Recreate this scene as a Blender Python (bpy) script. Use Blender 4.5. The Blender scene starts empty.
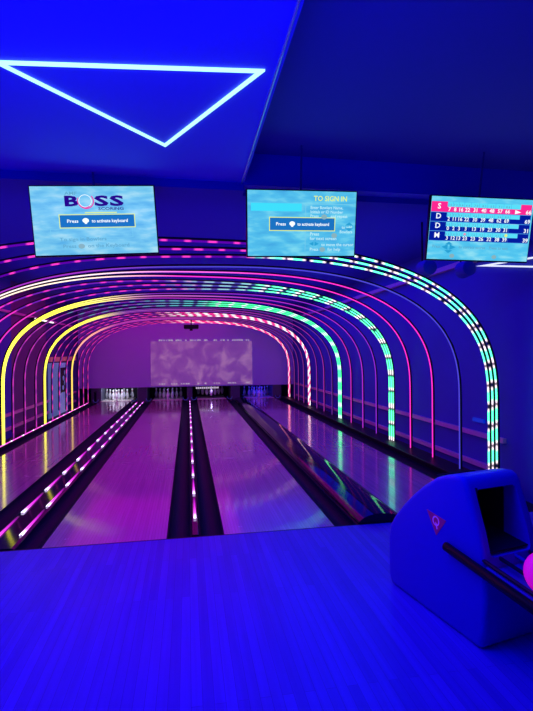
import bpy, bmesh, math, random
from mathutils import Vector, Matrix
random.seed(7)
S = bpy.context.scene
COL = S.collection
R = math.radians

# ---------------------------------------------------------------- camera
H = 1.67
yaw, pitch, roll = R(9.71), R(-.34), R(-.5)
fw = Vector((math.sin(yaw)*math.cos(pitch), math.cos(yaw)*math.cos(pitch), math.sin(pitch)))
rt = Vector((math.cos(yaw), -math.sin(yaw), 0)); up = rt.cross(fw)
r2 = rt*math.cos(roll) + up*math.sin(roll); u2 = -rt*math.sin(roll) + up*math.cos(roll)
cam = bpy.data.cameras.new('camera'); co = bpy.data.objects.new('camera', cam); COL.objects.link(co)
m = Matrix((r2, u2, -fw)).transposed().to_4x4(); m.translation = Vector((0, 0, H)); co.matrix_world = m
cam.sensor_fit = 'VERTICAL'; cam.sensor_height = 24; cam.lens = 460/711*24; cam.clip_start = .05; cam.clip_end = 100
S.camera = co
# ---------------------------------------------------------------- world, exposure, room lights and added fills
w = bpy.data.worlds.new('world'); S.world = w; w.use_nodes = True
w.node_tree.nodes['Background'].inputs[0].default_value = (0, 0, .02, 1)
w.node_tree.nodes['Background'].inputs[1].default_value = .3
S.view_settings.view_transform = 'Standard'; S.view_settings.look = 'None'
S.view_settings.gamma = 1; S.view_settings.exposure = 0; S.view_settings.use_curve_mapping = False
BLUE = (0, 0, 1)
def area(name, loc, size, energy, col, rot):
    l = bpy.data.lights.new(name, 'AREA'); l.shape = 'RECTANGLE'; l.size, l.size_y = size; l.energy = energy; l.color = col
    o = bpy.data.objects.new(name, l); COL.objects.link(o); o.location = loc; o.rotation_euler = rot; return o
def point(name, loc, energy, col, r=.03):
    l = bpy.data.lights.new(name, 'POINT'); l.energy = energy; l.color = col; l.shadow_soft_size = r
    o = bpy.data.objects.new(name, l); COL.objects.link(o); o.location = loc; return o
area('blacklight_down', (-.2, 2.45, 3.3), (3.4, 1.3), 118, BLUE, (0, 0, 0))
area('ceiling_fill_up', (-1.0, 1.3, 2.0), (3.0, 1.6), 72, BLUE, (R(180), 0, 0))  # unseen fill, added only to brighten the ceiling
area('magenta_tunnel_fill', (-.9, 11.2, 3.26), (4.6, 10.6), 150, (.85, .003, .58), (0, 0, 0))  # unseen magenta fill added to colour the lanes and back wall
area('tunnel_ceiling_fill', (.1, 10.5, 2.98), (6.4, 11), 55, (.03, .01, 1), (R(180), 0, 0))  # unseen upward fill added to turn the tunnel ceiling blue
area('tunnel_blue_fill', (2.4, 10.0, 3.25), (2.6, 10), 110, (.01, .01, 1), (0, 0, 0))  # unseen blue fill added over the right lanes

# ---------------------------------------------------------------- helpers
def mat(name, col, rough=.5, metal=0, emit=None, es=1, spec=.5, noise=0, nscale=8):
    M = bpy.data.materials.new(name); M.use_nodes = True; nt = M.node_tree; b = nt.nodes['Principled BSDF']
    b.inputs['Base Color'].default_value = (*col, 1); b.inputs['Roughness'].default_value = rough
    b.inputs['Metallic'].default_value = metal; b.inputs['Specular IOR Level'].default_value = spec
    if emit: b.inputs['Emission Color'].default_value = (*emit, 1); b.inputs['Emission Strength'].default_value = es
    if noise:
        tc = nt.nodes.new('ShaderNodeTexCoord'); n = nt.nodes.new('ShaderNodeTexNoise'); n.inputs['Scale'].default_value = nscale
        n.inputs['Detail'].default_value = 5
        mx = nt.nodes.new('ShaderNodeMix'); mx.data_type = 'RGBA'
        mx.inputs[6].default_value = (*[c*(1-noise) for c in col], 1); mx.inputs[7].default_value = (*[min(1, c*(1+noise)) for c in col], 1)
        nt.links.new(tc.outputs['Object'], n.inputs['Vector']); nt.links.new(n.outputs['Fac'], mx.inputs[0])
        nt.links.new(mx.outputs[2], b.inputs['Base Color'])
    return M
def wood(name, c1, c2, board=.045, rough=.2, bump=.0, spec=.5, flen=1.6):
    M = bpy.data.materials.new(name); M.use_nodes = True; nt = M.node_tree; N = nt.nodes; L = nt.links; b = N['Principled BSDF']
    tc = N.new('ShaderNodeTexCoord'); mp = N.new('ShaderNodeMapping'); mp.inputs['Rotation'].default_value = (0, 0, R(90))
    L.new(tc.outputs['Object'], mp.inputs['Vector'])
    br = N.new('ShaderNodeTexBrick'); br.inputs['Color1'].default_value = (*c1, 1); br.inputs['Color2'].default_value = (*c2, 1)
    br.inputs['Mortar'].default_value = (*[c*.72 for c in c2], 1); br.inputs['Scale'].default_value = 1
    br.inputs['Mortar Size'].default_value = .0012; br.inputs['Brick Width'].default_value = flen; br.inputs['Row Height'].default_value = board
    br.offset = .37
    L.new(mp.outputs[0], br.inputs['Vector'])
    mp2 = N.new('ShaderNodeMapping'); mp2.inputs['Scale'].default_value = (30, 1.2, 1); L.new(tc.outputs['Object'], mp2.inputs['Vector'])
    n = N.new('ShaderNodeTexNoise'); n.inputs['Scale'].default_value = 1; n.inputs['Detail'].default_value = 4; L.new(mp2.outputs[0], n.inputs['Vector'])
    mx = N.new('ShaderNodeMix'); mx.data_type = 'RGBA'; mx.blend_type = 'MULTIPLY'; mx.inputs[0].default_value = .35
    rp = N.new('ShaderNodeValToRGB'); rp.color_ramp.elements[0].color = (.55, .55, .55, 1); rp.color_ramp.elements[1].color = (1, 1, 1, 1)
    rp.color_ramp.elements[0].position = .3; rp.color_ramp.elements[1].position = .7
    L.new(n.outputs['Fac'], rp.inputs[0]); L.new(br.outputs['Color'], mx.inputs[6]); L.new(rp.outputs[0], mx.inputs[7]); L.new(mx.outputs[2], b.inputs['Base Color'])
    n2 = N.new('ShaderNodeTexNoise'); n2.inputs['Scale'].default_value = 2.2; n2.inputs['Detail'].default_value = 6; L.new(tc.outputs['Object'], n2.inputs['Vector'])
    mr = N.new('ShaderNodeMapRange'); mr.inputs[3].default_value = rough*.7; mr.inputs[4].default_value = rough*1.3
    L.new(n2.outputs['Fac'], mr.inputs[0]); L.new(mr.outputs[0], b.inputs['Roughness'])
    b.inputs['Specular IOR Level'].default_value = spec
    return M
def glow(name, col, es):
    return mat(name, (0, 0, 0), .5, emit=col, es=es)

class MB:
    def __init__(s): s.v = []; s.f = []
    def box(s, x0, x1, y0, y1, z0, z1):
        k = len(s.v)
        s.v += [(x, y, z) for z in (z0, z1) for y in (y0, y1) for x in (x0, x1)]
        s.f += [tuple(k+i for i in q) for q in ((0, 2, 3, 1), (4, 5, 7, 6), (0, 1, 5, 4), (2, 6, 7, 3), (0, 4, 6, 2), (1, 3, 7, 5))]; return s
    def tube(s, pts, r, n=8, cap=True):
        k0 = len(s.v); P = [Vector(p) for p in pts]; ref = None
        for i, p in enumerate(P):
            t = (P[min(i+1, len(P)-1)]-P[max(i-1, 0)]).normalized()
            if ref is None: ref = t.orthogonal().normalized()
            ref = (ref - t*ref.dot(t)).normalized(); b = t.cross(ref)
            rr = r[i] if isinstance(r, (list, tuple)) else r
            for j in range(n):
                a = 2*math.pi*j/n; s.v.append(tuple(p + (ref*math.cos(a)+b*math.sin(a))*rr))
        for i in range(len(P)-1):
            for j in range(n):
                a = k0+i*n+j; b_ = k0+i*n+(j+1) % n; s.f.append((a, b_, b_+n, a+n))
        if cap: s.f.append(tuple(range(k0+n-1, k0-1, -1))); s.f.append(tuple(range(k0+(len(P)-1)*n, k0+len(P)*n)))
        return s
    def lathe(s, prof, n=16, o=(0, 0, 0)):
        k0 = len(s.v)
        for (r, z) in prof:
            for j in range(n):
                a = 2*math.pi*j/n; s.v.append((o[0]+r*math.cos(a), o[1]+r*math.sin(a), o[2]+z))
        for i in range(len(prof)-1):
            for j in range(n):
                a = k0+i*n+j; b_ = k0+i*n+(j+1) % n; s.f.append((a, b_, b_+n, a+n))
        s.f.append(tuple(range(k0+n-1, k0-1, -1))); s.f.append(tuple(range(k0+(len(prof)-1)*n, k0+len(prof)*n)))
        return s
    def prism(s, poly, a0, a1, axis=0):   # poly in the other two axes, extruded along axis
        k = len(s.v); n = len(poly)
        def mk(p, a):
            if axis == 0: return (a, p[0], p[1])
            if axis == 1: return (p[0], a, p[1])
            return (p[0], p[1], a)
        s.v += [mk(p, a0) for p in poly] + [mk(p, a1) for p in poly]
        s.f += [tuple(range(k+n-1, k-1, -1)), tuple(range(k+n, k+2*n))]
        s.f += [(k+i, k+(i+1) % n, k+n+(i+1) % n, k+n+i) for i in range(n)]; return s
    def build(s, name, m, parent=None, bevel=0, seg=2, smooth=False, fix=True):
        me = bpy.data.meshes.new(name); me.from_pydata(s.v, [], s.f)
        if fix:
            bm = bmesh.new(); bm.from_mesh(me); bmesh.ops.recalc_face_normals(bm, faces=bm.faces); bm.to_mesh(me); bm.free()
        me.materials.append(m)
        if smooth:
            for p in me.polygons: p.use_smooth = True
        o = bpy.data.objects.new(name, me); COL.objects.link(o); o.parent = parent
        if bevel:
            b = o.modifiers.new('bevel', 'BEVEL'); b.width = bevel; b.segments = seg; b.limit_method = 'ANGLE'; b.angle_limit = R(40)
        return o
def empty(name, loc, rot=(0, 0, 0)):
    o = bpy.data.objects.new(name, None); COL.objects.link(o); o.location = loc; o.rotation_euler = rot; return o
def tag(o, label=None, cat=None, group=None, kind=None):
    if label: o['label'] = label
    if cat: o['category'] = cat
    if group: o['group'] = group
    if kind: o['kind'] = kind
    return o
def struct(o): o['kind'] = 'structure'; return o
BOLD = [.018]
def text_mb(items, dy=-.0):
    """items: (string, x, z, size, align, squeeze) -> MB of text lying in the local XZ plane, facing -Y"""
    mb = MB()
    for (t, x, z, size, al, sx) in items:
        cu = bpy.data.curves.new('t', 'FONT'); cu.body = t; cu.size = size; cu.align_x = al; cu.resolution_u = 2; cu.offset = size*BOLD[0]
        o = bpy.data.objects.new('t', cu); COL.objects.link(o)
        bpy.context.view_layer.update()
        me = bpy.data.meshes.new_from_object(o.evaluated_get(bpy.context.evaluated_depsgraph_get()))
        k = len(mb.v)
        mb.v += [(x+v.co.x*sx, dy, z+v.co.y) for v in me.vertices]; mb.f += [tuple(k+i for i in p.vertices) for p in me.polygons]
        bpy.data.objects.remove(o); bpy.data.curves.remove(cu); bpy.data.meshes.remove(me)
    return mb
def rect(mb, x0, x1, z0, z1, y):
    k = len(mb.v); mb.v += [(x0, y, z0), (x1, y, z0), (x1, y, z1), (x0, y, z1)]; mb.f.append((k, k+1, k+2, k+3)); return mb
def copy_tree(o, parent=None):
    c = o.copy(); COL.objects.link(c); c.parent = parent
    for ch in [q for q in list(COL.objects) if q.parent == o]: copy_tree(ch, c)
    return c

# ---------------------------------------------------------------- materials
M_app = wood('approach_wood_blacklight_tint', (.16, .10, .74), (.11, .075, .60), .055, .42, spec=.15)  # blacklight's blue is mixed into the board colours
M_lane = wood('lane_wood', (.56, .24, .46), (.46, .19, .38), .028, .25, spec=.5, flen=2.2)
for k_, v_ in (('Coat Weight', 1.0), ('Coat Roughness', .09), ('Coat IOR', 1.42)): M_lane.node_tree.nodes['Principled BSDF'].inputs[k_].default_value = v_
M_deck = mat('pin_deck', (.85, .8, .7), .3)
M_gut = mat('gutter_black', (.005, .005, .03), .5, spec=.05)
M_cap = mat('capping_gloss_black', (.004, .004, .02), .07, spec=.3)
M_under = mat('under_floor', (.02, .02, .03), .8)
M_wallb = mat('blue_wall', (.05, .07, .5), .7, noise=.1, nscale=2)
M_dark = mat('dark_wall', (.05, .05, .25), .7)
M_ceil = mat('ceiling_light_blacklight_tint', (.14, .14, .85), .8)  # both ceiling colours carry the blacklight's blue
M_ceild = mat('ceiling_dark_blacklight_tint', (.08, .08, .42), .8)
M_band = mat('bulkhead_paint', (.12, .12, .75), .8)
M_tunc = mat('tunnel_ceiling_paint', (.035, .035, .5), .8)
M_maroon = mat('maroon_panel', (.16, .05, .2), .6, noise=.15, nscale=3)
M_mask = mat('masking_panel', (.52, .55, .9), .6, noise=.06, nscale=1)
M_rail = mat('rose_rail', (.85, .4, .6), .35)
M_black = mat('black_plastic', (.006, .006, .012), .45, spec=.2)
M_blackm = mat('black_matte', (.01, .01, .02), .9)
M_shell = mat('return_shell', (.10, .08, .60), .42, spec=.3)
M_shelld = mat('return_dark', (.02, .02, .03), .5)
M_pin = mat('pin_white', (.85, .85, .85), .25)
M_red = mat('pin_red', (.6, .02, .03), .3)

# ---------------------------------------------------------------- structure
XW0, XW1 = -3.8, 3.95
YF = 4.22; YE = 16.75
struct(MB().box(XW0, XW1, -3, 19.2, -.3, -.12).build('floor', M_under))
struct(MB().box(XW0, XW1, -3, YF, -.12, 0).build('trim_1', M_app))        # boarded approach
struct(MB().box(XW0, XW1, YF, YF+.012, -.12, .0015).build('trim_2', M_black))   # foul line
struct(MB().box(XW0-.2, XW0, -3, 10.85, -.3, 3.6).build('wall_left', M_wallb))
struct(MB().box(XW0-.2, XW0, 10.85, 13.35, -.3, 3.6).build('wall_left_panel', M_maroon))
struct(MB().box(XW0-.2, XW0, 13.35, 19.2, -.3, 3.6).build('wall_left_rear', M_dark))
struct(MB().box(XW1, XW1+.2, -3, 19.2, -.3, 3.9).build('wall_right', M_wallb))
struct(MB().box(XW0, XW1, -3.2, -3, -.3, 3.9).build('wall_front', M_dark))
struct(MB().box(XW0, XW1, 19.2, 19.4, -.3, 3.6).build('wall_back', M_blackm))
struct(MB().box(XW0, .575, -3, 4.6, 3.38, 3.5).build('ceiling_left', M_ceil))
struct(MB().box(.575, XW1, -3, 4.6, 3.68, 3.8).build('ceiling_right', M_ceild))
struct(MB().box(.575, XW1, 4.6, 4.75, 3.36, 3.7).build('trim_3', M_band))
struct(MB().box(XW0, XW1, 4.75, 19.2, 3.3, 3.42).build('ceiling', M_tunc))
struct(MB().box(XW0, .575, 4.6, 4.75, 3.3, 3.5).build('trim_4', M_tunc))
struct(MB().box(XW1-.05, XW1, 5.2, 16.5, .50, .56).build('trim_5', M_rail))
struct(MB().box(XW1-.05, XW1, 5.2, 16.5, .09, .15).build('trim_6', M_rail))
struct(MB().box(XW0, XW0+.05, 5.2, 16.5, .37, .43).build('trim_7', M_rail))
struct(MB().box(XW0, XW0+.05, 5.2, 16.5, .07, .13).build('trim_8', M_rail))
struct(MB().box(XW1-.07, XW1, 4.8, 16.5, 2.9, 2.97).build('trim_9', M_rail))
struct(MB().box(XW0, XW0+.06, 4.8, 16.5, 2.57, 2.62).build('trim_10', M_rail))
M_seam = mat('seam_glint', (.3, .8, .9), .25, metal=.6)  # cyan glint of the ceiling edge put into the rod's colour
struct(MB().tube([(.545, -1, 3.37), (.545, 4.6, 3.37)], .009, 8).build('trim_11', M_seam))

# ---------------------------------------------------------------- lanes
W = 1.054
M_arrow = mat('arrow_brown', (.3, .12, .14), .2)
lanes_ = {1: 'brightly lit far left', 2: 'dim left middle', 3: 'raised right middle', 4: 'blue lit far right'}
LX = {1: -3.05, 2: -1.26, 3: .317, 4: 2.10}
names = {1: 'far left, beside the yellow light strips', 2: 'just left of the single light dash row',
         3: 'just right of the single light dash row', 4: 'far right, with green reflections'}
for k, x0 in LX.items():
    e = empty('bowling_lane', (x0+W/2, YF+.012, 0)); tag(e, 'polished wooden bowling lane, '+names[k], 'bowling lane', 'bowling lanes')
    MB().box(-W/2, W/2, .002, YE-YF-.02, -.11, 0).build('lane_bed', M_lane, e)
    MB().box(-W/2, W/2, YE-YF-.02, 18.27-YF, -.11, 0).build('pin_deck', M_deck, e)
    for j in range(-3, 4):
        ar = MB()
        y = 3.1 - abs(j)*.28+1.0
        kk = len(ar.v); xx = j*.14
        ar.v += [(xx-.012, y-.07, .0012), (xx+.012, y-.07, .0012), (xx, y+.07, .0012)]; ar.f.append((kk, kk+1, kk+2))
        ar.build('aiming_arrow', M_arrow, e)

def gutter(x0, x1, where):
    c = (x0+x1)/2; rr = (x1-x0)/2
    prof = [(x0, 0), (x0, -.11), (x1, -.11), (x1, 0), (x1-.008, 0)]
    prof += [(c+(rr-.008)*math.cos(a), -.095*math.sin(a)) for a in [math.pi*i/12 for i in range(1, 12)]] + [(x0+.008, 0)]
    e = empty('lane_gutter', (c, YF+.012, -.11)); tag(e, 'long black half-round gutter '+where, 'gutter', 'black gutters along the lanes')
    MB().prism([(p[0]-c, p[1]+.11) for p in prof], .002, 16.7-YF, 1).build('channel', M_gut, e)
    # pale hoop where the gutter meets the pin pit
    MB().tube([(rr*.8*math.cos(a), 16.7-YF, .02+.11+.10*-math.sin(a)+.08) for a in [math.pi*i/10 for i in range(11)]], .013, 6).build('end_hoop', mat('hoop_blue', (.15, .5, .8), .3), e)
G = .225
gutter(-3.05-G, -3.055, 'between the yellow light strips and the far left lane')
gutter(-1.996, -1.99+G, 'on the right edge of the far left lane')
gutter(-1.26-G, -1.266, 'on the left edge of the left middle lane')
gutter(-.206+.005, -.206+G, 'left of the single row of light dashes')
gutter(.317-G, .317-.005, 'right of the single row of light dashes')
gutter(1.371+.005, 1.371+G, 'on the right edge of the right middle lane')
gutter(3.16, 3.154+G, 'between the far right lane and the right wall strips')

# dividers with light dashes
def led_strip(name, rows, parent, M, w=.012, seg=.05):
    """rows: (x, z, [(y0,y1)], colour function u->rgb) flat slightly raised light bars"""
    v = []; f = []; c = []
    for (x, z, spans, cf) in rows:
        for (a, b) in spans:
            n = max(2, int((b-a)/seg))
            for i in range(n+1):
                u = i/n; y = a+(b-a)*u; k = len(v); ww = w*(1.15-.55*u) if w > .009 else w
                v += [(x-ww, y, z-.012), (x-ww, y, z), (x+ww, y, z), (x+ww, y, z-.012)]; c += [cf(u)]*4
                if i: f += [(k-4, k-3, k+1, k), (k-3, k-2, k+2, k+1), (k-2, k-1, k+3, k+2)]
    me = bpy.data.meshes.new(name); me.from_pydata(v, [], f); me.materials.append(M)
    at = me.color_attributes.new('led', 'FLOAT_COLOR', 'POINT')
    at.data.foreach_set('color', [q for cc in c for q in (*cc, 1)])
    o = bpy.data.objects.new(name, me); COL.objects.link(o); o.parent = parent; return o
def led_material(name, es):
    M = bpy.data.materials.new(name); M.use_nodes = True; nt = M.node_tree; b = nt.nodes['Principled BSDF']
    a = nt.nodes.new('ShaderNodeVertexColor'); a.layer_name = 'led'
    b.inputs['Base Color'].default_value = (.02, .02, .03, 1); b.inputs['Roughness'].default_value = .4
    nt.links.new(a.outputs[0], b.inputs['Emission Color']); b.inputs['Emission Strength'].default_value = es
    return M
M_led = led_material('led_tube_light', 1.3)
M_ledf = led_material('led_floor_light', 1.6)
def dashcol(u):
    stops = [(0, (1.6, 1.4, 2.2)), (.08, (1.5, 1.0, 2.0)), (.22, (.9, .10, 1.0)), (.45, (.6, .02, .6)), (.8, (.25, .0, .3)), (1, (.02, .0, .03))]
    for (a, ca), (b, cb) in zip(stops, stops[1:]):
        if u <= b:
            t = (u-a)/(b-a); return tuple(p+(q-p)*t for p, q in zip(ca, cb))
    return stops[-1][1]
def divider(x0, x1, label, rows):
    c = (x0+x1)/2
    e = empty('lane_divider', (c, YF+.012, -.11)); tag(e, label, 'lane divider', 'dividers between the lanes')
    h = (x1-x0)/2
    prof = [(-h, 0), (h, 0), (h, .10), (h*.8, .115), (-h*.8, .115), (-h, .10)]
    MB().prism(prof, .03, 16.6-YF, 1).build('capping', M_cap, e, bevel=.006)
    if rows: 
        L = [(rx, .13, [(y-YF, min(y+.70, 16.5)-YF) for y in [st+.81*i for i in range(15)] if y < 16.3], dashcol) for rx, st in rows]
        led_strip('light_dash_row', L, e, M_ledf)
    return e
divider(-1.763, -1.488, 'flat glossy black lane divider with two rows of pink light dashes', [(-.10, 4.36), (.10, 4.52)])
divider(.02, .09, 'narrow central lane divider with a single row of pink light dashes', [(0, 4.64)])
# rounded glossy ball track cover between lanes 3 and 4
e = empty('ball_track_cover', (1.82, YF+.02, -.11)); tag(e, 'rounded glossy black cover with curved green reflections between the two right lanes', 'lane divider')
prof = [(-.21, 0), (.27, 0), (.27, .10)] + [(.03+.235*math.cos(a), .10+.10*math.sin(a)) for a in [math.pi*i/48 for i in range(1, 48)]] + [(-.21, .10)]
MB().prism(prof, .0, 16.4-YF, 1).build('cover_shell', M_cap, e, smooth=False)
MB().box(.235, .268, .0, 16.4-YF, .10, .135).build('edge_rail', M_black, e)
# side ledges carrying the strips
e = MB().box(3.39, 3.75, 5.0-.2, 16.6, -.12, .07).build('side_ledge', M_black, None, bevel=.01); tag(e, 'long low black ledge under the right feet of the light strips', 'ledge')
e = MB().box(-3.5, -3.29, 4.3, 16.6, -.12, .03).build('side_ledge', M_black, None, bevel=.01); tag(e, 'long low black ledge under the yellow feet of the light strips', 'ledge')
def lc(u): return (1.6, 1.2, 1.9) if u < .12 else (1, .1, .75)
e = empty('floor_light_row', (0, 0, .03)); tag(e, 'row of pink and white floor light dashes along the left ledge', 'light strip')
led_strip('light_dashes', [(-3.31, .014, [(4.4+.62*i, 4.4+.62*i+.60) for i in range(19)], lc)], e, M_ledf, w=.0085)

# ---------------------------------------------------------------- light strip arches
XL, XR = -3.32, 3.62
def arch_pts(yr, yl, zt, da, step):
    a = (XR-XL)/2-da; xc = (XR+XL)/2; z0 = 1.0; n = 2.75; h = zt-z0
    raw = []
    for i in range(12): raw.append((xc+a, .075+(z0-.075)*i/12))
    for i in range(181):
        t = math.pi*i/180; cx, sx = math.cos(t), math.sin(t)
        raw.append((xc+a*math.copysign(abs(cx)**(2/n), cx), z0+h*abs(sx)**(2/n)))
    for i in range(1, 13): raw.append((xc-a, z0-(z0-.035)*i/12))
    out = []; s = 0; L = 0
    acc = [0]
    for p, q in zip(raw, raw[1:]): acc.append(acc[-1]+math.dist(p, q))
    n_ = int(acc[-1]/step); j = 0
    for i in range(n_+1):
        d = acc[-1]*i/n_
        while j < len(acc)-2 and acc[j+1] < d: j += 1
        t = (d-acc[j])/max(1e-9, acc[j+1]-acc[j]); x = raw[j][0]+(raw[j+1][0]-raw[j][0])*t; z = raw[j][1]+(raw[j+1][1]-raw[j][1])*t
        y = yl+(x-XL)/(XR-XL)*(yr-yl)
        out.append(((x, y, z), d, d/acc[-1]))
    return out
def mixc(a, b, t): t = max(0, min(1, t)); return tuple(p+(q-p)*t for p, q in zip(a, b))
YEL = (2.1, 2.0, .12); PINK = (1.0, .03, .5); PUR = (.42, .03, .75); GRN = (.2, 2.1, .6); WHT = (1.3, 1.2, 1.25); TEAL = (.15, 2.0, 1.4); DK = (.0, .0, .02)
def sm(x, a, b): t = max(0, min(1, (x-a)/(b-a))); return t*t*(3-2*t)
def col_B0(x, z, s, u, j):
    p = ((s+j*.02) % .245)/.245
    r = DK if p > .84 else (mixc(WHT, (1.3, .7, 1.0), .4) if (p < .14 or p > .70) else mixc(GRN, TEAL, .5))
    p2 = ((s+j*.13) % .25)/.25
    l = (.9, .04, .5) if p2 < .3 else (.09, .0, .3)
    return mixc(l, r, sm(x, .6, 1.3))
def col_B4(x, z, s, u, j):
    p = (s % .3)/.3
    r = (.0, .05, .05) if p > .82 else (WHT if p < .2 else mixc(GRN, TEAL, .2+.4*(j == 1)))
    if x < 1.6: r = mixc((.05, .05, .3) if p > .6 else (.25, .5, .6), r, sm(x, .8, 1.6))
    p2 = ((s+j*.1) % .26)/.26
    l = (.75, .03, .5) if (p2 < .35 or x < -2.6) else (.12, .01, .35)
    return mixc(l, r, sm(x, -.6, .6))
def col_B8(x, z, s, u, j):
    p = (s % .3)/.3
    r = mixc(TEAL, WHT, .7) if p < .22 else (.1, 2.1, .6)
    if x < 1: r = mixc((.03, .05, .2) if p > .7 else (.08, .5, .5), r, sm(x, .2, 1))
    p2 = ((s+j*.12) % .3)/.3
    l = (.1, .2, .35) if (p2 < .4 and x > -2.4) else (.16, .02, .3)
    if x < -2.4: l = (.5, .03, .4) if p2 < .6 else (.25, .02, .3)
    return mixc(l, r, sm(x, -1.2, .2))
def col_B12(x, z, s, u, j):
    p = ((s+j*.07) % .26)/.26
    r = WHT if p < .5 else (1.1, .03, .35)
    l = (.7, .03, .35) if p < .5 else (.1, .01, .25)
    return mixc(l, r, sm(x, -1, .2))
def col_B16(x, z, s, u, j):
    p = ((s+j*.1) % .32)/.32
    r = (1.4, .8, .9) if p < .35 else (1.2, .03, .3)
    l = (.7, .03, .35) if p < .6 else (.15, .01, .25)
    return mixc(l, r, sm(x, -1, .2))
def col_S1(x, z, s, u, j):
    r = [(.06, .05, .55), (1.0, .03, .55), (1.0, .03, .55)][j]
    l = [(.35, .03, .5), (1.2, .95, .9), (1.3, 1.0, .75)][j]
    t = [(.06, .05, .5), (1.0, .15, .8), (.9, .03, .6)][j]
    return mixc(mixc(l, t, sm(x, -1.6, 0)), r, sm(x, 0, 1.4))
def col_S5(x, z, s, u, j):
    r = [(.25, .02, .55), (.35, .02, .5), (.5, .02, .4)][j]
    t = [(.2, .02, .4), (.5, .12, .5), (.35, .02, .35)][j]
    return mixc(mixc(YEL, t, sm(x, -2.6, -.6)), r, sm(x, 0, 1.4))
def col_S9(x, z, s, u, j):
    r = [(.12, .02, .25), (.28, .02, .28), (.22, .02, .3)][j]
    t = [(.10, .02, .28), (.3, .06, .4), (.18, .02, .3)][j]
    return mixc(mixc((1.8, 1.6, .1), t, sm(x, -2.7, -1.4)), r, sm(x, 0, 1.4))
def col_S13(x, z, s, u, j):
    r = (.2, .02, .22); t = (.35, .03, .3)
    y = (1.1, .75, .12) if z < 1.7 else (1.2, .4, .3)
    return mixc(mixc(y, t, sm(x, -2.9, -2.0)), r, sm(x, 0, 1.4))
B = .062
ARCH = []
def bunchR(yr, yl3, cf, lab, step):
    for j in range(3): ARCH.append((yr+(j-1)*B, yl3[j], 2.83-.012*(yr-5)/2-.01*j, .008*j, cf, j, lab[j], step))
def bunchL(yr3, yl, cf, lab, step):
    for j in range(3): ARCH.append((yr3[j], yl+(j-1)*.042, 2.82-.012*(yr3[j]-5)/2, .0, cf, j, lab[j], step))
o3 = ('front tube', 'middle tube', 'rear tube')
bunchR(5.0, (4.7, 5.3, 5.9), col_B0, ['%s of the nearest green-and-white dashed arch trio, right side' % q for q in o3], .03)
bunchL((5.7, 6.4, 7.1), 6.65, col_S1, ['dim blue arched light strip just behind the nearest dashed trio at right', 'nearer of the two bright pink arched light strips at right', 'farther bright pink arched light strip, just before the second green trio'], .06)
bunchR(7.8, (7.1, 7.7, 8.4), col_B4, ['%s of the second green dashed arch trio from the front' % q for q in o3], .04)
bunchL((8.5, 9.2, 9.9), 9.05, col_S5, ['%s of the nearest, largest yellow arch trio on the left' % q for q in o3], .06)
bunchR(10.65, (9.55, 10.18, 10.85), col_B8, ['%s of the solid green arch trio, third from the front' % q for q in o3], .05)
bunchL((11.3, 12.0, 12.7), 11.54, col_S9, ['%s of the middle-sized yellow arch trio on the left' % q for q in o3], .07)
bunchR(13.5, (12.15, 12.75, 13.42), col_B12, ['%s of the white-and-pink dotted arch trio near the lane ends' % q for q in o3], .06)
bunchL((14.2, 14.9, 15.5), 14.11, col_S13, ['%s of the farthest, smallest yellow arch trio on the left' % q for q in o3], .08)
bunchR(16.3, (14.95, 15.55, 16.2), col_B16, ['%s of the red-and-white dotted arch trio closest to the projection wall' % q for q in o3], .07)
for (yr, yl, zt, da, cf, j, lab, step) in ARCH:
    pts = arch_pts(yr, yl, zt, da, step)
    e = empty('arched_light_strip', ((XL+XR)/2, (yr+yl)/2, 0)); o = Vector(e.location)
    tag(e, lab, 'light strip', 'light strips arching over the lanes')
    mb = MB().tube([Vector(p[0])-o for p in pts], (.0105 if cf in (col_B0, col_B4) else .0085) if yr < 9 else .010 if yr < 12 else .0105, 6, cap=False)
    t = mb.build('light_tube', M_led, e, fix=False, smooth=True)
    at = t.data.color_attributes.new('led', 'FLOAT_COLOR', 'POINT'); c = []
    for (p, s, u) in pts: c += [*cf(p[0], p[2], s, u, j), 1]*6
    at.data.foreach_set('color', c)
    # thin dark carrier behind the tube
    q = [Vector(p[0])-o for p in pts[::4]]; mid = Vector((0, 0, .9))
    cv = MB(); 
    for i, p in enumerate(q):
        d = Vector((p.x-mid.x, 0, max(0, p.z-mid.z)))
        if abs(p.z) < 1: d = Vector((p.x, 0, 0))
        d.normalize(); k = len(cv.v); 
        for (al, yy) in ((.013, -.011), (.034, -.011), (.034, .011), (.013, .011)): cv.v.append(tuple(p+d*al+Vector((0, yy, 0))))
        if i: cv.f += [(k-4+a, k-4+(a+1) % 4, k+(a+1) % 4, k+a) for a in range(4)]
    cv.build('carrier_rail', M_blackm, e, fix=False)

# ---------------------------------------------------------------- back: masking wall, projection, pit
ym = 16.95
e = MB().box(XW0+.02, XW1-.02, ym, ym+.06, .47, 3.29).build('masking_wall', M_mask); struct(e)
def projmat():
    M = bpy.data.materials.new('projected_image'); M.use_nodes = True; nt = M.node_tree; N = nt.nodes; L = nt.links; b = N['Principled BSDF']
    tc = N.new('ShaderNodeTexCoord'); n = N.new('ShaderNodeTexNoise'); n.inputs['Scale'].default_value = 2.0; n.inputs['Detail'].default_value = 6; n.inputs['Distortion'].default_value = .8
    rp = N.new('ShaderNodeValToRGB'); el = rp.color_ramp.elements; el[0].position = .32; el[0].color = (.12, .035, .24, 1); el[1].position = .68; el[1].color = (.36, .17, .36, 1)
    q = el.new(.5); q.color = (.18, .06, .28, 1)
    L.new(tc.outputs['Object'], n.inputs['Vector']); L.new(n.outputs['Fac'], rp.inputs[0]); L.new(rp.outputs[0], b.inputs['Emission Color'])
    b.inputs['Emission Strength'].default_value = .7; b.inputs['Base Color'].default_value = (.3, .25, .35, 1); b.inputs['Roughness'].default_value = .7
    return M
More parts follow.
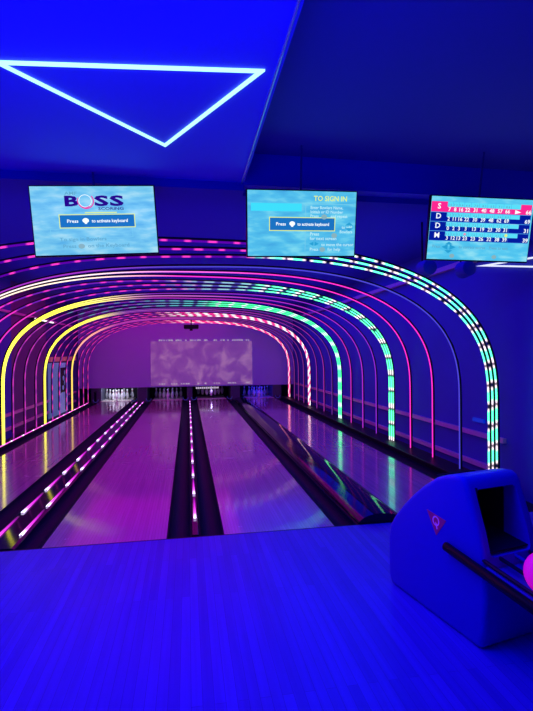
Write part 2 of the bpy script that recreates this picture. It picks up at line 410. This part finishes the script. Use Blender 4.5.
e = empty('projection_screen', (.53, ym, 1.31)); tag(e, 'wide projected picture glowing pink and lilac on the wall above the pins', 'screen')
MB().box(-1.84, 1.83, -.02, -.001, -.80, .80).build('projected_picture', projmat(), e)
mk = MB(); x = -1.55
while x < 1.7:
    for r_, zz in ((random.random() < .62, .815), (random.random() < .5, -.76)):
        if r_: rect(mk, x, x+.03+.04*random.random(), zz, zz+.05, -.022)
    x += .085
mk.build('light_mark_rows', glow('mark_white', (.8, .6, .9), .55), e)
mk = MB(); x = -.25
while x < .55: rect(mk, x, x+.055, -.93, -.87, -.022); x += .07
mk.build('caption_marks', glow('mark_white2', (.9, .75, 1), .6), e)
# projector
e = empty('projector', (.12, 15.4, 2.50)); tag(e, 'small dark projector hanging from the ceiling in front of the back wall', 'projector')
MB().box(-.24, .24, -.18, .18, -.02, .11).build('body', M_black, e, bevel=.02)
MB().lathe([(.05, 0), (.05, .06)], 12, (0, 0, -.08)).build('lens', M_black, e)
MB().tube([(0, 0, .10), (0, 0, .80)], .02, 8).build('ceiling_pole', M_black, e)
# kickbacks between pits
for x, lab in ((-3.2, 'left of the brightly lit pins'), (-1.63, 'between the bright pins and the dim pins'), (.055, 'behind the central divider'), (1.73, 'between the two right pin pits'), (3.3, 'at the right end of the pin pits')):
    e = MB().box(x-.17 if abs(x) > .3 else x-.1, x+.17 if abs(x) > .3 else x+.1, 17.02, 18.4, -.12, .62).build('pit_partition', mat('partition', (.10, .10, .16), .5), None, bevel=.01)
    tag(e, 'grey pin pit partition '+lab, 'partition', 'partitions between the pin pits')
for k, x0 in LX.items():
    e = MB().box(x0-.12, x0+W+.12, 18.3, 18.36, -.1, .75).build('pit_curtain', M_blackm); tag(e, 'dark pit curtain behind the '+lanes_[k]+' pins', 'curtain', 'dark curtains behind the pins')
# pins
pp = [(.0, 0), (.028, 0), (.032, .02), (.045, .06), (.056, .10), (.0605, .135), (.057, .17), (.045, .21), (.031, .245), (.0238, .27), (.0232, .285), (.026, .305), (.031, .33), (.032, .345), (.029, .362), (.02, .375), (.006, .381)]
def make_pin():
    e = empty('bowling_pin', (0, 0, 0)); MB().lathe(pp[1:], 14).build('pin_body', M_pin, e, smooth=True)
    for z in (.252, .281): MB().lathe([(.0275 if z < .27 else .0245, z), (.0275 if z < .27 else .0252, z+.012)], 14).build('red_band', M_red, e, smooth=True)
    return e
proto = make_pin(); first = True
row_w = ['head of the rack', 'second row left', 'second row right', 'third row left', 'third row centre', 'third row right', 'back row far left', 'back row inner left', 'back row inner right', 'back row far right']
lanes = {1: 'brightly lit far left rack', 2: 'dim left middle rack', 3: 'raised right middle rack', 4: 'blue lit far right rack'}
lanew = {1: 'brightly lit rack behind the far left lane', 2: 'dim rack behind the left middle lane', 3: 'raised rack behind the right middle lane', 4: 'blue lit rack behind the far right lane'}
for k, x0 in LX.items():
    i = 0
    for r_ in range(4):
        for q in range(r_+1):
            p = proto if first else copy_tree(proto); first = False
            z = .001 if k != 3 else .10
            p.location = (x0+W/2+(q-r_/2)*.3048, 17.12+r_*.264, z)
            tag(p, 'white bowling pin, %s, %s' % (row_w[i], lanes[k]), 'bowling pin', 'bowling pins in the '+lanew[k]); i += 1
    if k == 3:
        e = MB().box(x0+.02, x0+W-.02, 17.04, 18.1, .48, .60).build('pin_table', M_black); tag(e, 'black pin lifting table holding the raised pins of the right middle lane', 'pinsetter')
    
pl = {1: (17, (.8, .82, 1)), 2: (1.6, (.5, .5, 1)), 3: (.5, (.5, .4, 1)), 4: (10, (.02, .02, 1))}
for k, (en, c_) in pl.items(): point('pit_lamp', (LX[k]+W/2, 17.03 if k != 3 else 17.02, .66 if k != 3 else .3), en, c_, .02)

# ---------------------------------------------------------------- left rear things
M_lb = mat('cabinet_light_blue', (.35, .6, .85), .4, emit=(.12, .3, .55), es=.25)
e = empty('vending_machine', (XW0+.14, 13.95, -.12)); tag(e, 'tall pale blue lit cabinet with dark round windows against the left wall', 'vending machine')
MB().box(-.135, .14, -.5, .5, 0, 1.55).build('cabinet', M_lb, e, bevel=.02)
wn = MB().box(.14, .155, -.28, .3, .72, 1.42).build('display_window', M_black, e)
for (y, z) in ((-.1, .85), (.1, .98), (-.05, 1.12), (.12, 1.27)):
    MB().lathe([(.07, 0), (.07, .012)], 12).build('round_product', M_lb, wn).matrix_local = Matrix.Translation((.156, y, z)) @ Matrix.Rotation(R(90), 4, 'Y')
e = MB().box(XW0, XW0+.08, 13.5, 16.4, 1.47, 1.60).build('sign_board', mat('orange_board', (.8, .35, .25), .5, emit=(.9, .25, .12), es=.1)); tag(e, 'long narrow orange lit board high on the left rear wall', 'sign')
e = MB().box(-3.22, -3.18, 16.72, 16.98, .32, .36).tube([(-3.2, 16.75, -.12), (-3.2, 16.75, .34)], .02, 6).tube([(-3.2, 16.95, -.12), (-3.2, 16.95, .34)], .02, 6).build('hand_rail', M_black); tag(e, 'short dark handrail beside the far left pin pit', 'rail')
e = empty('white_wall_bar', (XW0+.12, 12.6, 2.55)); tag(e, 'small bright white glowing bar high on the left wall', 'lamp')  # glowing bar set at the white streak on the left rail
MB().box(-.08, .0, -.6, .9, -.03, .03).build('housing', M_black, e)
MB().tube([(.03, -.6, 0), (.03, .9, 0)], .02, 8).build('tube', glow('bar_white', (1, .85, .95), 1.6), e)

# ---------------------------------------------------------------- ceiling triangle lamp
def triangle_lamp(name, P, axis, wd, col, es, label):
    """P: three 3d corner points; flat frame of luminous bars with a thin black backing"""
    P = [Vector(p) for p in P]; c = sum(P, Vector())/3; n = (P[1]-P[0]).cross(P[2]-P[0]).normalized()
    if n.dot(Vector(axis)) < 0: n = -n
    e = empty(name, c); tag(e, label, 'ceiling light' if 'ceiling' in label else 'wall light')
    for inset, (h0, h1), nm, mm in (((.003, wd-.003), (-.0, .006), 'frame', M_black), ((0, wd), (.006, .02), 'light_tube', glow('triangle_light', col, es))):
        mb = MB()
        for i in range(3):
            A, Bp, Cp = P[i], P[(i+1) % 3], P[(i+2) % 3]
            def ins(V, prev, nxt, d):
                a = (prev-V).normalized(); b = (nxt-V).normalized(); bi = (a+b).normalized(); sn = math.sin(a.angle(b)/2); return V+bi*(d/sn)
            quad = [ins(A, Cp, Bp, inset[0]), ins(Bp, A, Cp, inset[0]), ins(Bp, A, Cp, inset[1]), ins(A, Cp, Bp, inset[1])]
            k = len(mb.v); mb.v += [tuple(q-c+n*h0) for q in quad]+[tuple(q-c+n*h1) for q in quad]
            mb.f += [(k, k+1, k+2, k+3), (k+4, k+5, k+6, k+7)]+[(k+a, k+(a+1) % 4, k+4+(a+1) % 4, k+4+a) for a in range(4)]
        mb.build(nm, mm, e)
triangle_lamp('triangle_lamp', [(-1.10, 2.90, 3.385), (.475, 2.74, 3.385), (-.165, 3.87, 3.385)], (0, 0, -1), .022, (.40, .95, 1.0), 1.6, 'large white-cyan triangular outline light on the blue ceiling')
triangle_lamp('triangle_lamp', [(XW1-.005, 5.78, 2.84), (XW1-.005, 3.2, 2.62), (XW1-.005, 3.3, 2.34)], (-1, 0, 0), .02, (.7, .75, 1.0), 1.2, 'thin white triangular outline light on the right wall below the score screen')

# ---------------------------------------------------------------- televisions
def skymat(name, c1, c2, c3, sc=3):
    M = bpy.data.materials.new(name); M.use_nodes = True; nt = M.node_tree; N = nt.nodes; L = nt.links; b = N['Principled BSDF']
    tc = N.new('ShaderNodeTexCoord'); mp = N.new('ShaderNodeMapping'); mp.inputs['Scale'].default_value = (1.4, 1, 5); mp.inputs['Rotation'].default_value = (0, R(20), 0)
    n = N.new('ShaderNodeTexNoise'); n.inputs['Scale'].default_value = sc; n.inputs['Detail'].default_value = 4
    rp = N.new('ShaderNodeValToRGB'); el = rp.color_ramp.elements; el[0].position = .3; el[0].color = (*c1, 1); el[1].position = .7; el[1].color = (*c3, 1); el.new(.5).color = (*c2, 1)
    L.new(tc.outputs['Object'], mp.inputs[0]); L.new(mp.outputs[0], n.inputs['Vector']); L.new(n.outputs['Fac'], rp.inputs[0]); L.new(rp.outputs[0], b.inputs['Emission Color'])
    b.inputs['Emission Strength'].default_value = .95; b.inputs['Base Color'].default_value = (0, 0, 0, 1); b.inputs['Roughness'].default_value = .3
    return M
TW, TH = 1.08, .61
def tv(loc, rot, label, skym, ztop):
    e = empty('television', loc, rot); tag(e, label, 'television', 'score televisions above the lanes')
    MB().box(-TW/2-.012, TW/2+.012, .004, .05, -TH/2-.014, TH/2+.012).build('casing', M_black, e, bevel=.006)
    MB().box(-TW/2, TW/2, -.002, .006, -TH/2, TH/2).build('screen', skym, e)
    MB().box(-.2, .2, .05, .08, -.15, .15).tube([(0, .09, 0), (0, .09, ztop-loc[2]-.02)], .010, 8).build('ceiling_mount', M_dark, e)
    return e
g_navy = glow('ink_navy', (.02, .0, .22), 1); g_white = glow('ink_white', (.9, .97, 1), 1.1); g_mag = glow('ink_magenta', (.85, .02, .35), 1)
g_box = glow('box_blue', (.01, .17, .52), 1); g_yel = glow('ink_yellow', (.75, .9, .25), 1); g_pale2 = glow('ink_soft_white', (.5, .85, .95), 1); g_pale = glow('ink_pale', (.2, .62, .85), 1)
g_cy = glow('ink_cyan', (.05, .75, .95), 1); g_dkb = glow('row_blue', (.0, .01, .33), 1); g_row = glow('row_cyan', (.1, .75, .95), 1)
g_pink = glow('row_pink', (1.0, .02, .28), 1); g_line = glow('grid_line', (.05, .2, .7), 1); g_btn = glow('button_grey', (.25, .45, .5), 1); g_arrow = glow('arrow_blue', (.02, .35, .65), 1); g_steel = glow('ink_steel', (.12, .4, .6), 1)
X = lambda u: (u-.5)*TW     # u,v in 0..1 of the screen, v from the top
Z = lambda v: (.5-v)*TH
def T(t, u, v, size, al='LEFT', sx=1): return (t, X(u), Z(v), size, al, sx)
def disc(mb, cx, cz, r, y, r0=0, a0=0, a1=360, sx=1, n=28):
    k = len(mb.v)
    for i in range(n+1):
        a = R(a0+(a1-a0)*i/n); mb.v += [(cx+r*sx*math.cos(a), y, cz+r*math.sin(a)), (cx+r0*sx*math.cos(a), y, cz+r0*math.sin(a))]
        if i: mb.f.append((k+2*i-2, k+2*i, k+2*i+1, k+2*i-1))
    return mb
def frame(mb, x0, x1, z0, z1, y, t):
    rect(mb, x0, x1, z0, z0+t, y); rect(mb, x0, x1, z1-t, z1, y); rect(mb, x0, x0+t, z0, z1, y); rect(mb, x1-t, x1, z0, z1, y); return mb
def msgbox(p, u0, u1, v0, v1):
    rect(MB(), X(u0), X(u1), Z(v1), Z(v0), -.0045).build('message_box', g_box, p, fix=False)
    frame(MB(), X(u0)-.008, X(u1)+.008, Z(v1)-.008, Z(v0)+.008, -.004, .009).build('box_border', g_yel, p, fix=False)
    vm = v0+(v1-v0)*.62; uc = (u0+u1)/2; sc = (u1-u0)
    for it in [T('Press', u0+sc*.09, vm, .042, 'LEFT', 1.1), T('to activate keyboard', u0+sc*.42, vm, .042, 'LEFT', .92)]: text_mb([it], -.006).build('message_text', g_white, p, fix=False)
    mb = MB(); disc(mb, X(u0+sc*.34), Z(vm)+.018, .022, -.006, sx=1.3); rect(mb, X(u0+sc*.34)-.010, X(u0+sc*.34)+.01, Z(vm)-.012, Z(vm), -.006); mb.build('key_symbol', g_white, p, fix=False)
# left: title screen
e = tv((-.826, 4.453, 2.905), (.082, -.063, .025), 'television at left showing the BOSS title on a cloudy light blue screen', skymat('screen_sky', (.10, .45, .80), (.20, .62, .88), (.42, .78, .92)), 3.38)
sc = [q for q in COL.objects if q.parent == e and q.name.startswith('screen')][0]
BOLD[0] = .04
for it in [T('B', .258, .285, .125, 'LEFT', 1.75), T('S', .505, .285, .125, 'LEFT', 2.1), T('S', .63, .285, .125, 'LEFT', 2.1)]: text_mb([it], -.006).build('title_text', g_navy, sc, fix=False)
BOLD[0] = .018
mb = disc(MB(), X(.435), Z(.215), .072, -.0065, .062, -150, 40, 1); disc(mb, X(.425), Z(.215), .064, -.0065, .057, 150, 310, 1); mb.build('title_ring', g_mag, sc, fix=False)
disc(MB(), X(.43), Z(.215), .057, -.006, .052, 0, 360, 1).build('title_ring_inner', g_white, sc, fix=False)
for it in [T('SCORING', .53, .35, .036, 'LEFT', 1.45)]: text_mb([it], -.006).build('subtitle_text', g_navy, sc, fix=False)
for it in [T('AMF', .27, .125, .04, 'LEFT', 1.4)]: text_mb([it], -.006).build('maker_text', g_steel, sc, fix=False)
rect(MB(), X(.42), X(.68), Z(.395), Z(.38), -.006).build('yellow_rule', g_yel, sc, fix=False)
msgbox(sc, .215, .82, .42, .60)
for it in [T('To sign in Bowlers', .20, .80, .045, 'LEFT', 1.2), T('Press', .22, .90, .045, 'LEFT', 1.2), T('on the Keyboard', .42, .90, .045, 'LEFT', 1.2)]: text_mb([it], -.006).build('hint_text', g_steel, sc, fix=False)
frame(MB(), X(.13), X(.80), Z(.76), Z(.62), -.003, .004).build('hint_frame', g_pale, sc, fix=False)
disc(MB(), X(.37), Z(.88), .022, -.007, sx=1.3).build('hint_button', g_btn, sc, fix=False)
# middle: sign-in screen
e = tv((1.118, 4.382, 2.928), (.215, -.027, -.005), 'television in the middle reading TO SIGN IN on a light blue screen', skymat('screen_sky_mid', (.06, .42, .80), (.09, .55, .88), (.22, .75, .93)), 3.68)
sc = [q for q in COL.objects if q.parent == e and q.name.startswith('screen')][0]
rect(MB(), X(.03), X(.49), Z(.31), Z(.19), -.004).build('entry_field', g_cy, sc, fix=False)
for it in [T('TO SIGN IN', .60, .145, .066, 'LEFT', .98)]: text_mb([it], -.006).build('title_text', g_yel, sc, fix=False)
rect(MB(), X(.53), X(.97), Z(.20), Z(.19), -.004).build('title_rule', g_pale, sc, fix=False); rect(MB(), X(.525), X(.53), Z(.92), Z(.19), -.0035).build('side_rule', g_pale, sc, fix=False)
for it in [T('Enter Bowlers Name,', .57, .27, .04, 'LEFT', .95), T('Initials or ID Number', .57, .335, .04, 'LEFT', .95), T('Press', .57, .40, .04), T('and repeat', .76, .40, .04), T('to add', .87, .57, .04), T('Bowlers', .85, .64, .04), T('Press', .57, .68, .044),
         T('for next screen', .57, .75, .044), T('to move the cursor', .68, .845, .042), T('Press', .57, .92, .042), T('for help', .74, .92, .042)]: text_mb([it], -.006).build('instruction_text', g_pale2, sc, fix=False)
for u, v in ((.70, .39), (.80, .68), (.69, .90)): disc(MB(), X(u), Z(v), .024, -.007, sx=1.2).build('round_button', g_btn, sc, fix=False)
mb = MB()
def tri(mb, p, nm='arrow_button', m=None):
    q = MB(); q.v = [(X(u), -.0075, Z(v)) for u, v in p]; q.f = [(0, 1, 2)]; q.build(nm, m or g_arrow, sc, fix=False)
tri(mb, ((.565, .81), (.605, .775), (.605, .845))); tri(mb, ((.655, .81), (.615, .845), (.615, .775))); tri(mb, ((.90, .52), (.98, .52), (.94, .47))); tri(mb, ((.90, .56), (.94, .61), (.98, .56)))
msgbox(sc, .20, .80, .41, .60)
# right: score table
e = tv((2.938, 4.238, 2.901), (.185, .016, -.066), 'television at right showing the bowlers score table with a pink top row', skymat('screen_sky_score', (.06, .50, .85), (.10, .62, .92), (.3, .8, .95)), 3.68)
sc = [q for q in COL.objects if q.parent == e and q.name.startswith('screen')][0]
rows = [('S', '7 8 16 22 31 40 48 57 66', '66', .08, .245), ('D', '2 11 16 22 30 39 48 62 69', '69', .25, .395), ('D', '0 2 3 3 13 19 23 30 31', '31', .40, .545), ('M', '3 12 13 23 23 26 32 38 39', '39', .55, .70)]
pk = MB(); db = MB(); ry = MB(); gl = MB(); txt = []; small = []
for i, (nm, scs, tot, v0, v1) in enumerate(rows):
    tgt = pk if i == 0 else db
    rect(tgt, X(.0), X(.155), Z(v1), Z(v0), -.004); rect(tgt, X(.155), X(.895), Z(v1), Z(v0+(v1-v0)*.48), -.004); rect(tgt, X(.875), X(.985), Z(v1), Z(v0), -.004)
    rect(ry, X(.158), X(.87), Z(v0+(v1-v0)*.47), Z(v0+.006), -.0045)
    rect(gl, X(0), X(.985), Z(v1+.002), Z(v1-.004), -.0055)
    txt.append(T(nm, .075, v0+(v1-v0)*.68, .072, 'CENTER', 1.05))
    for j, q in enumerate(scs.split()):
        u = (.175, .23, .285, .35, .43, .51, .59, .67, .745)[j]; txt.append(T(q, u, v1-.018, .052, 'CENTER', 1.0))
        rect(gl, X(u+.032), X(u+.034), Z(v1), Z(v0), -.0055)
        small.append(T('%d %d' % ((int(q)*3+j) % 9, (int(q)+j) % 7), u, v0+(v1-v0)*.40, .03, 'CENTER', 1.1))
    txt.append(T(tot, .955, v1-.015, .055, 'CENTER', 1.1))
pk.build('leading_row', g_pink, sc, fix=False); db.build('score_rows', g_dkb, sc, fix=False); ry.build('frame_rows', g_row, sc, fix=False); gl.build('grid_lines', g_line, sc, fix=False)
for it in txt: text_mb([it], -.0065).build('score_text', g_white, sc, fix=False)
for it in small: text_mb([it], -.0065).build('frame_text', g_steel, sc, fix=False)
tri(None, ((.82, .17), (.82, .235), (.88, .205)), 'turn_arrow', g_white)
disc(MB(), X(.755), Z(.585), .016, -.008).build('yellow_marker', g_yel, sc, fix=False); disc(MB(), X(.345), Z(.585), .013, -.008).build('pink_marker', glow('ink_rose', (.8, .3, .5), 1), sc, fix=False)
mb = MB()
tri(mb, ((.13, .80), (.19, .755), (.19, .845))); tri(mb, ((.27, .80), (.21, .845), (.21, .755))); tri(mb, ((.16, .76), (.24, .76), (.20, .71))); tri(mb, ((.16, .85), (.20, .90), (.24, .85)))
for u in (.24, .66): disc(MB(), X(u), Z(.94), .02, -.0075, sx=1.3).build('round_button', g_btn, sc, fix=False)
for it in [T('Press', .04, .815, .04), T('to correct scores', .30, .815, .04), T('Press to exit', .60, .815, .04)]: text_mb([it], -.006).build('hint_text', g_steel, sc, fix=False)

# ---------------------------------------------------------------- round speakers by the arch, small wall light
for x, lab in ((2.93, 'left of the pair under the score screen'), (3.46, 'right of the pair under the score screen')):
    e = empty('round_speaker', (x, 5.35, 2.70)); tag(e, 'round dark blue speaker, '+lab, 'speaker', 'round speakers under the score screen')
    b = MB().lathe([(.03, .16), (.09, .14), (.105, .0), (.105, -.02), (.085, -.03)], 24).build('housing', M_wallb, e); b.rotation_euler = (R(90), 0, 0)
    c_ = MB().lathe([(.082, -.034), (.04, .0), (.03, .002)], 24).build('cone', M_black, e); c_.rotation_euler = (R(90), 0, 0)
    MB().tube([(0, .05, .09), (0, .05, .60)], .012, 6).build('hanger', M_black, e)
e = MB().box(XW1-.03, XW1, 5.62, 5.86, .69, .74).build('wall_marker_light', glow('marker_blue', (.0, .02, .5), 1)); tag(e, 'tiny blue indicator light low on the right wall', 'light')

# ---------------------------------------------------------------- ball return
e0 = empty('ball_return', (1.59, 2.32, 0), (0, 0, R(11.45))); tag(e0, 'large rounded blue ball return with dark opening and red triangle badge', 'ball return')
HW = .43
side = [(.815, 0), (.838, .06), (.843, .153), (.843, .33), (.825, .42), (.768, .506), (.67, .615), (.57, .712), (.461, .802), (.349, .879), (.27, .912), (.20, .930), (.14, .935), (.108, .925), (.088, .885), (.066, .821), (.03, .72), (.005, .65), (-.022, .55), (-.036, .45), (-.042, .304), (-.03, .12), (-.005, .0)]
def boolean(base, cutter_mb, bev=.0):
    cut = cutter_mb.build('cut', M_shelld, base.parent, bevel=bev, seg=3)
    bo = base.modifiers.new('cut', 'BOOLEAN'); bo.object = cut; bo.solver = 'EXACT'
    bpy.context.view_layer.update()
    me = bpy.data.meshes.new_from_object(base.evaluated_get(bpy.context.evaluated_depsgraph_get()))
    base.modifiers.clear(); base.data = me; bpy.data.objects.remove(cut)
hood = MB().prism(side, 0, HW, 0).build('hood', M_shell, e0, bevel=.03, seg=4)
boolean(hood, MB().prism([(-.2, .50), (.40, .56), (.40, .872), (-.2, .862)], .055, .365, 0), .028)
for p in hood.data.polygons: p.use_smooth = True
hood.data.set_sharp_from_angle(angle=R(35))
ln = MB().box(.057, .363, .385, .398, .56, .88).box(.056, .062, .07, .39, .54, .878).box(.358, .364, .16, .39, .54, .878).box(.06, .36, .10, .39, .868, .876).prism([(-.01, .535), (.39, .572), (.39, .578), (-.01, .541)], .06, .36, 0)
ln.build('opening_lining', M_blackm, e0)
k_ = MB().prism([(.20, .80), (.27, .83), (.275, .73)], .375, .384, 1); k_.build('inner_triangle', mat('inner_blue', (.25, .25, .6), .5), e0)
bd = MB().prism([(.424, .657), (.252, .638), (.339, .518)], -.004, .001, 0).build('badge', mat('badge_red', (.9, .08, .2), .4, emit=(.5, .01, .1), es=.08), e0, bevel=.003)
mb = MB(); cy, cz = .338, .61
for i in range(25):
    a = 2*math.pi*i/24; k = len(mb.v)
    mb.v += [(-.0055, cy+.030*math.cos(a), cz+.031*math.sin(a)), (-.0055, cy+.021*math.cos(a), cz+.022*math.sin(a))]
    if i: mb.f.append((k-2, k, k+1, k-1))
k = len(mb.v); mb.v += [(-.0056, cy-.004, cz-.010), (-.0056, cy+.006, cz-.006), (-.0056, cy-.006, cz-.050), (-.0056, cy-.016, cz-.046)]; mb.f.append((k, k+1, k+2, k+3))
mb.build('badge_letter', mat('badge_pale', (.9, .4, .9), .4, emit=(.4, .06, .5), es=.3), bd, fix=False)
def slope(mb, z0): mb.v = [(x, y, z0+z+.127*y) for x, y, z in mb.v]; return mb
yb = -1.0
slope(MB().tube([(-.022, .235, 0), (-.022, yb, 0)], .027, 14), .464).build('side_bumper', M_black, e0, smooth=True)
slope(MB().tube([(.455, .1, 0), (.455, yb, 0)], .027, 14), .464).build('side_bumper', M_black, e0, smooth=True)
tray = [(.0, -.03), (.0, .012), (.012, .018), (.03, .014), (.045, -.008), (.385, -.008), (.40, .014), (.42, .018), (.43, .012), (.43, -.03)]
slope(MB().prism(tray, yb, -.045, 1), .474).build('rack_tray', mat('tray_blue', (.10, .10, .45), .3), e0)
for x in (.015, .125, .24, .35):
    slope(MB().tube([(x, .36, .01), (x, yb, .01)], .011, 8), .498).build('ball_rail', mat('rail_blue', (.12, .12, .5), .25) if x in (.24,) else M_shelld, e0, smooth=True)
MB().box(.05, .38, -.95, -.70, 0, .36).build('rack_pedestal', M_shelld, e0, bevel=.02)
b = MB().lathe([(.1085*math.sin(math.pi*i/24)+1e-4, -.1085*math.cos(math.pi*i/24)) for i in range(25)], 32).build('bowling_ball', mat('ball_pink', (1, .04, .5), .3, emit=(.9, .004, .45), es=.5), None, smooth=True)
d_ = fw+r2*(548.5-266.5)/460-u2*(574.5-355.5)/460
b.location = Vector((0, 0, H))+d_*2.25; tag(b, 'glowing pink bowling ball resting on the ball return rack', 'bowling ball')
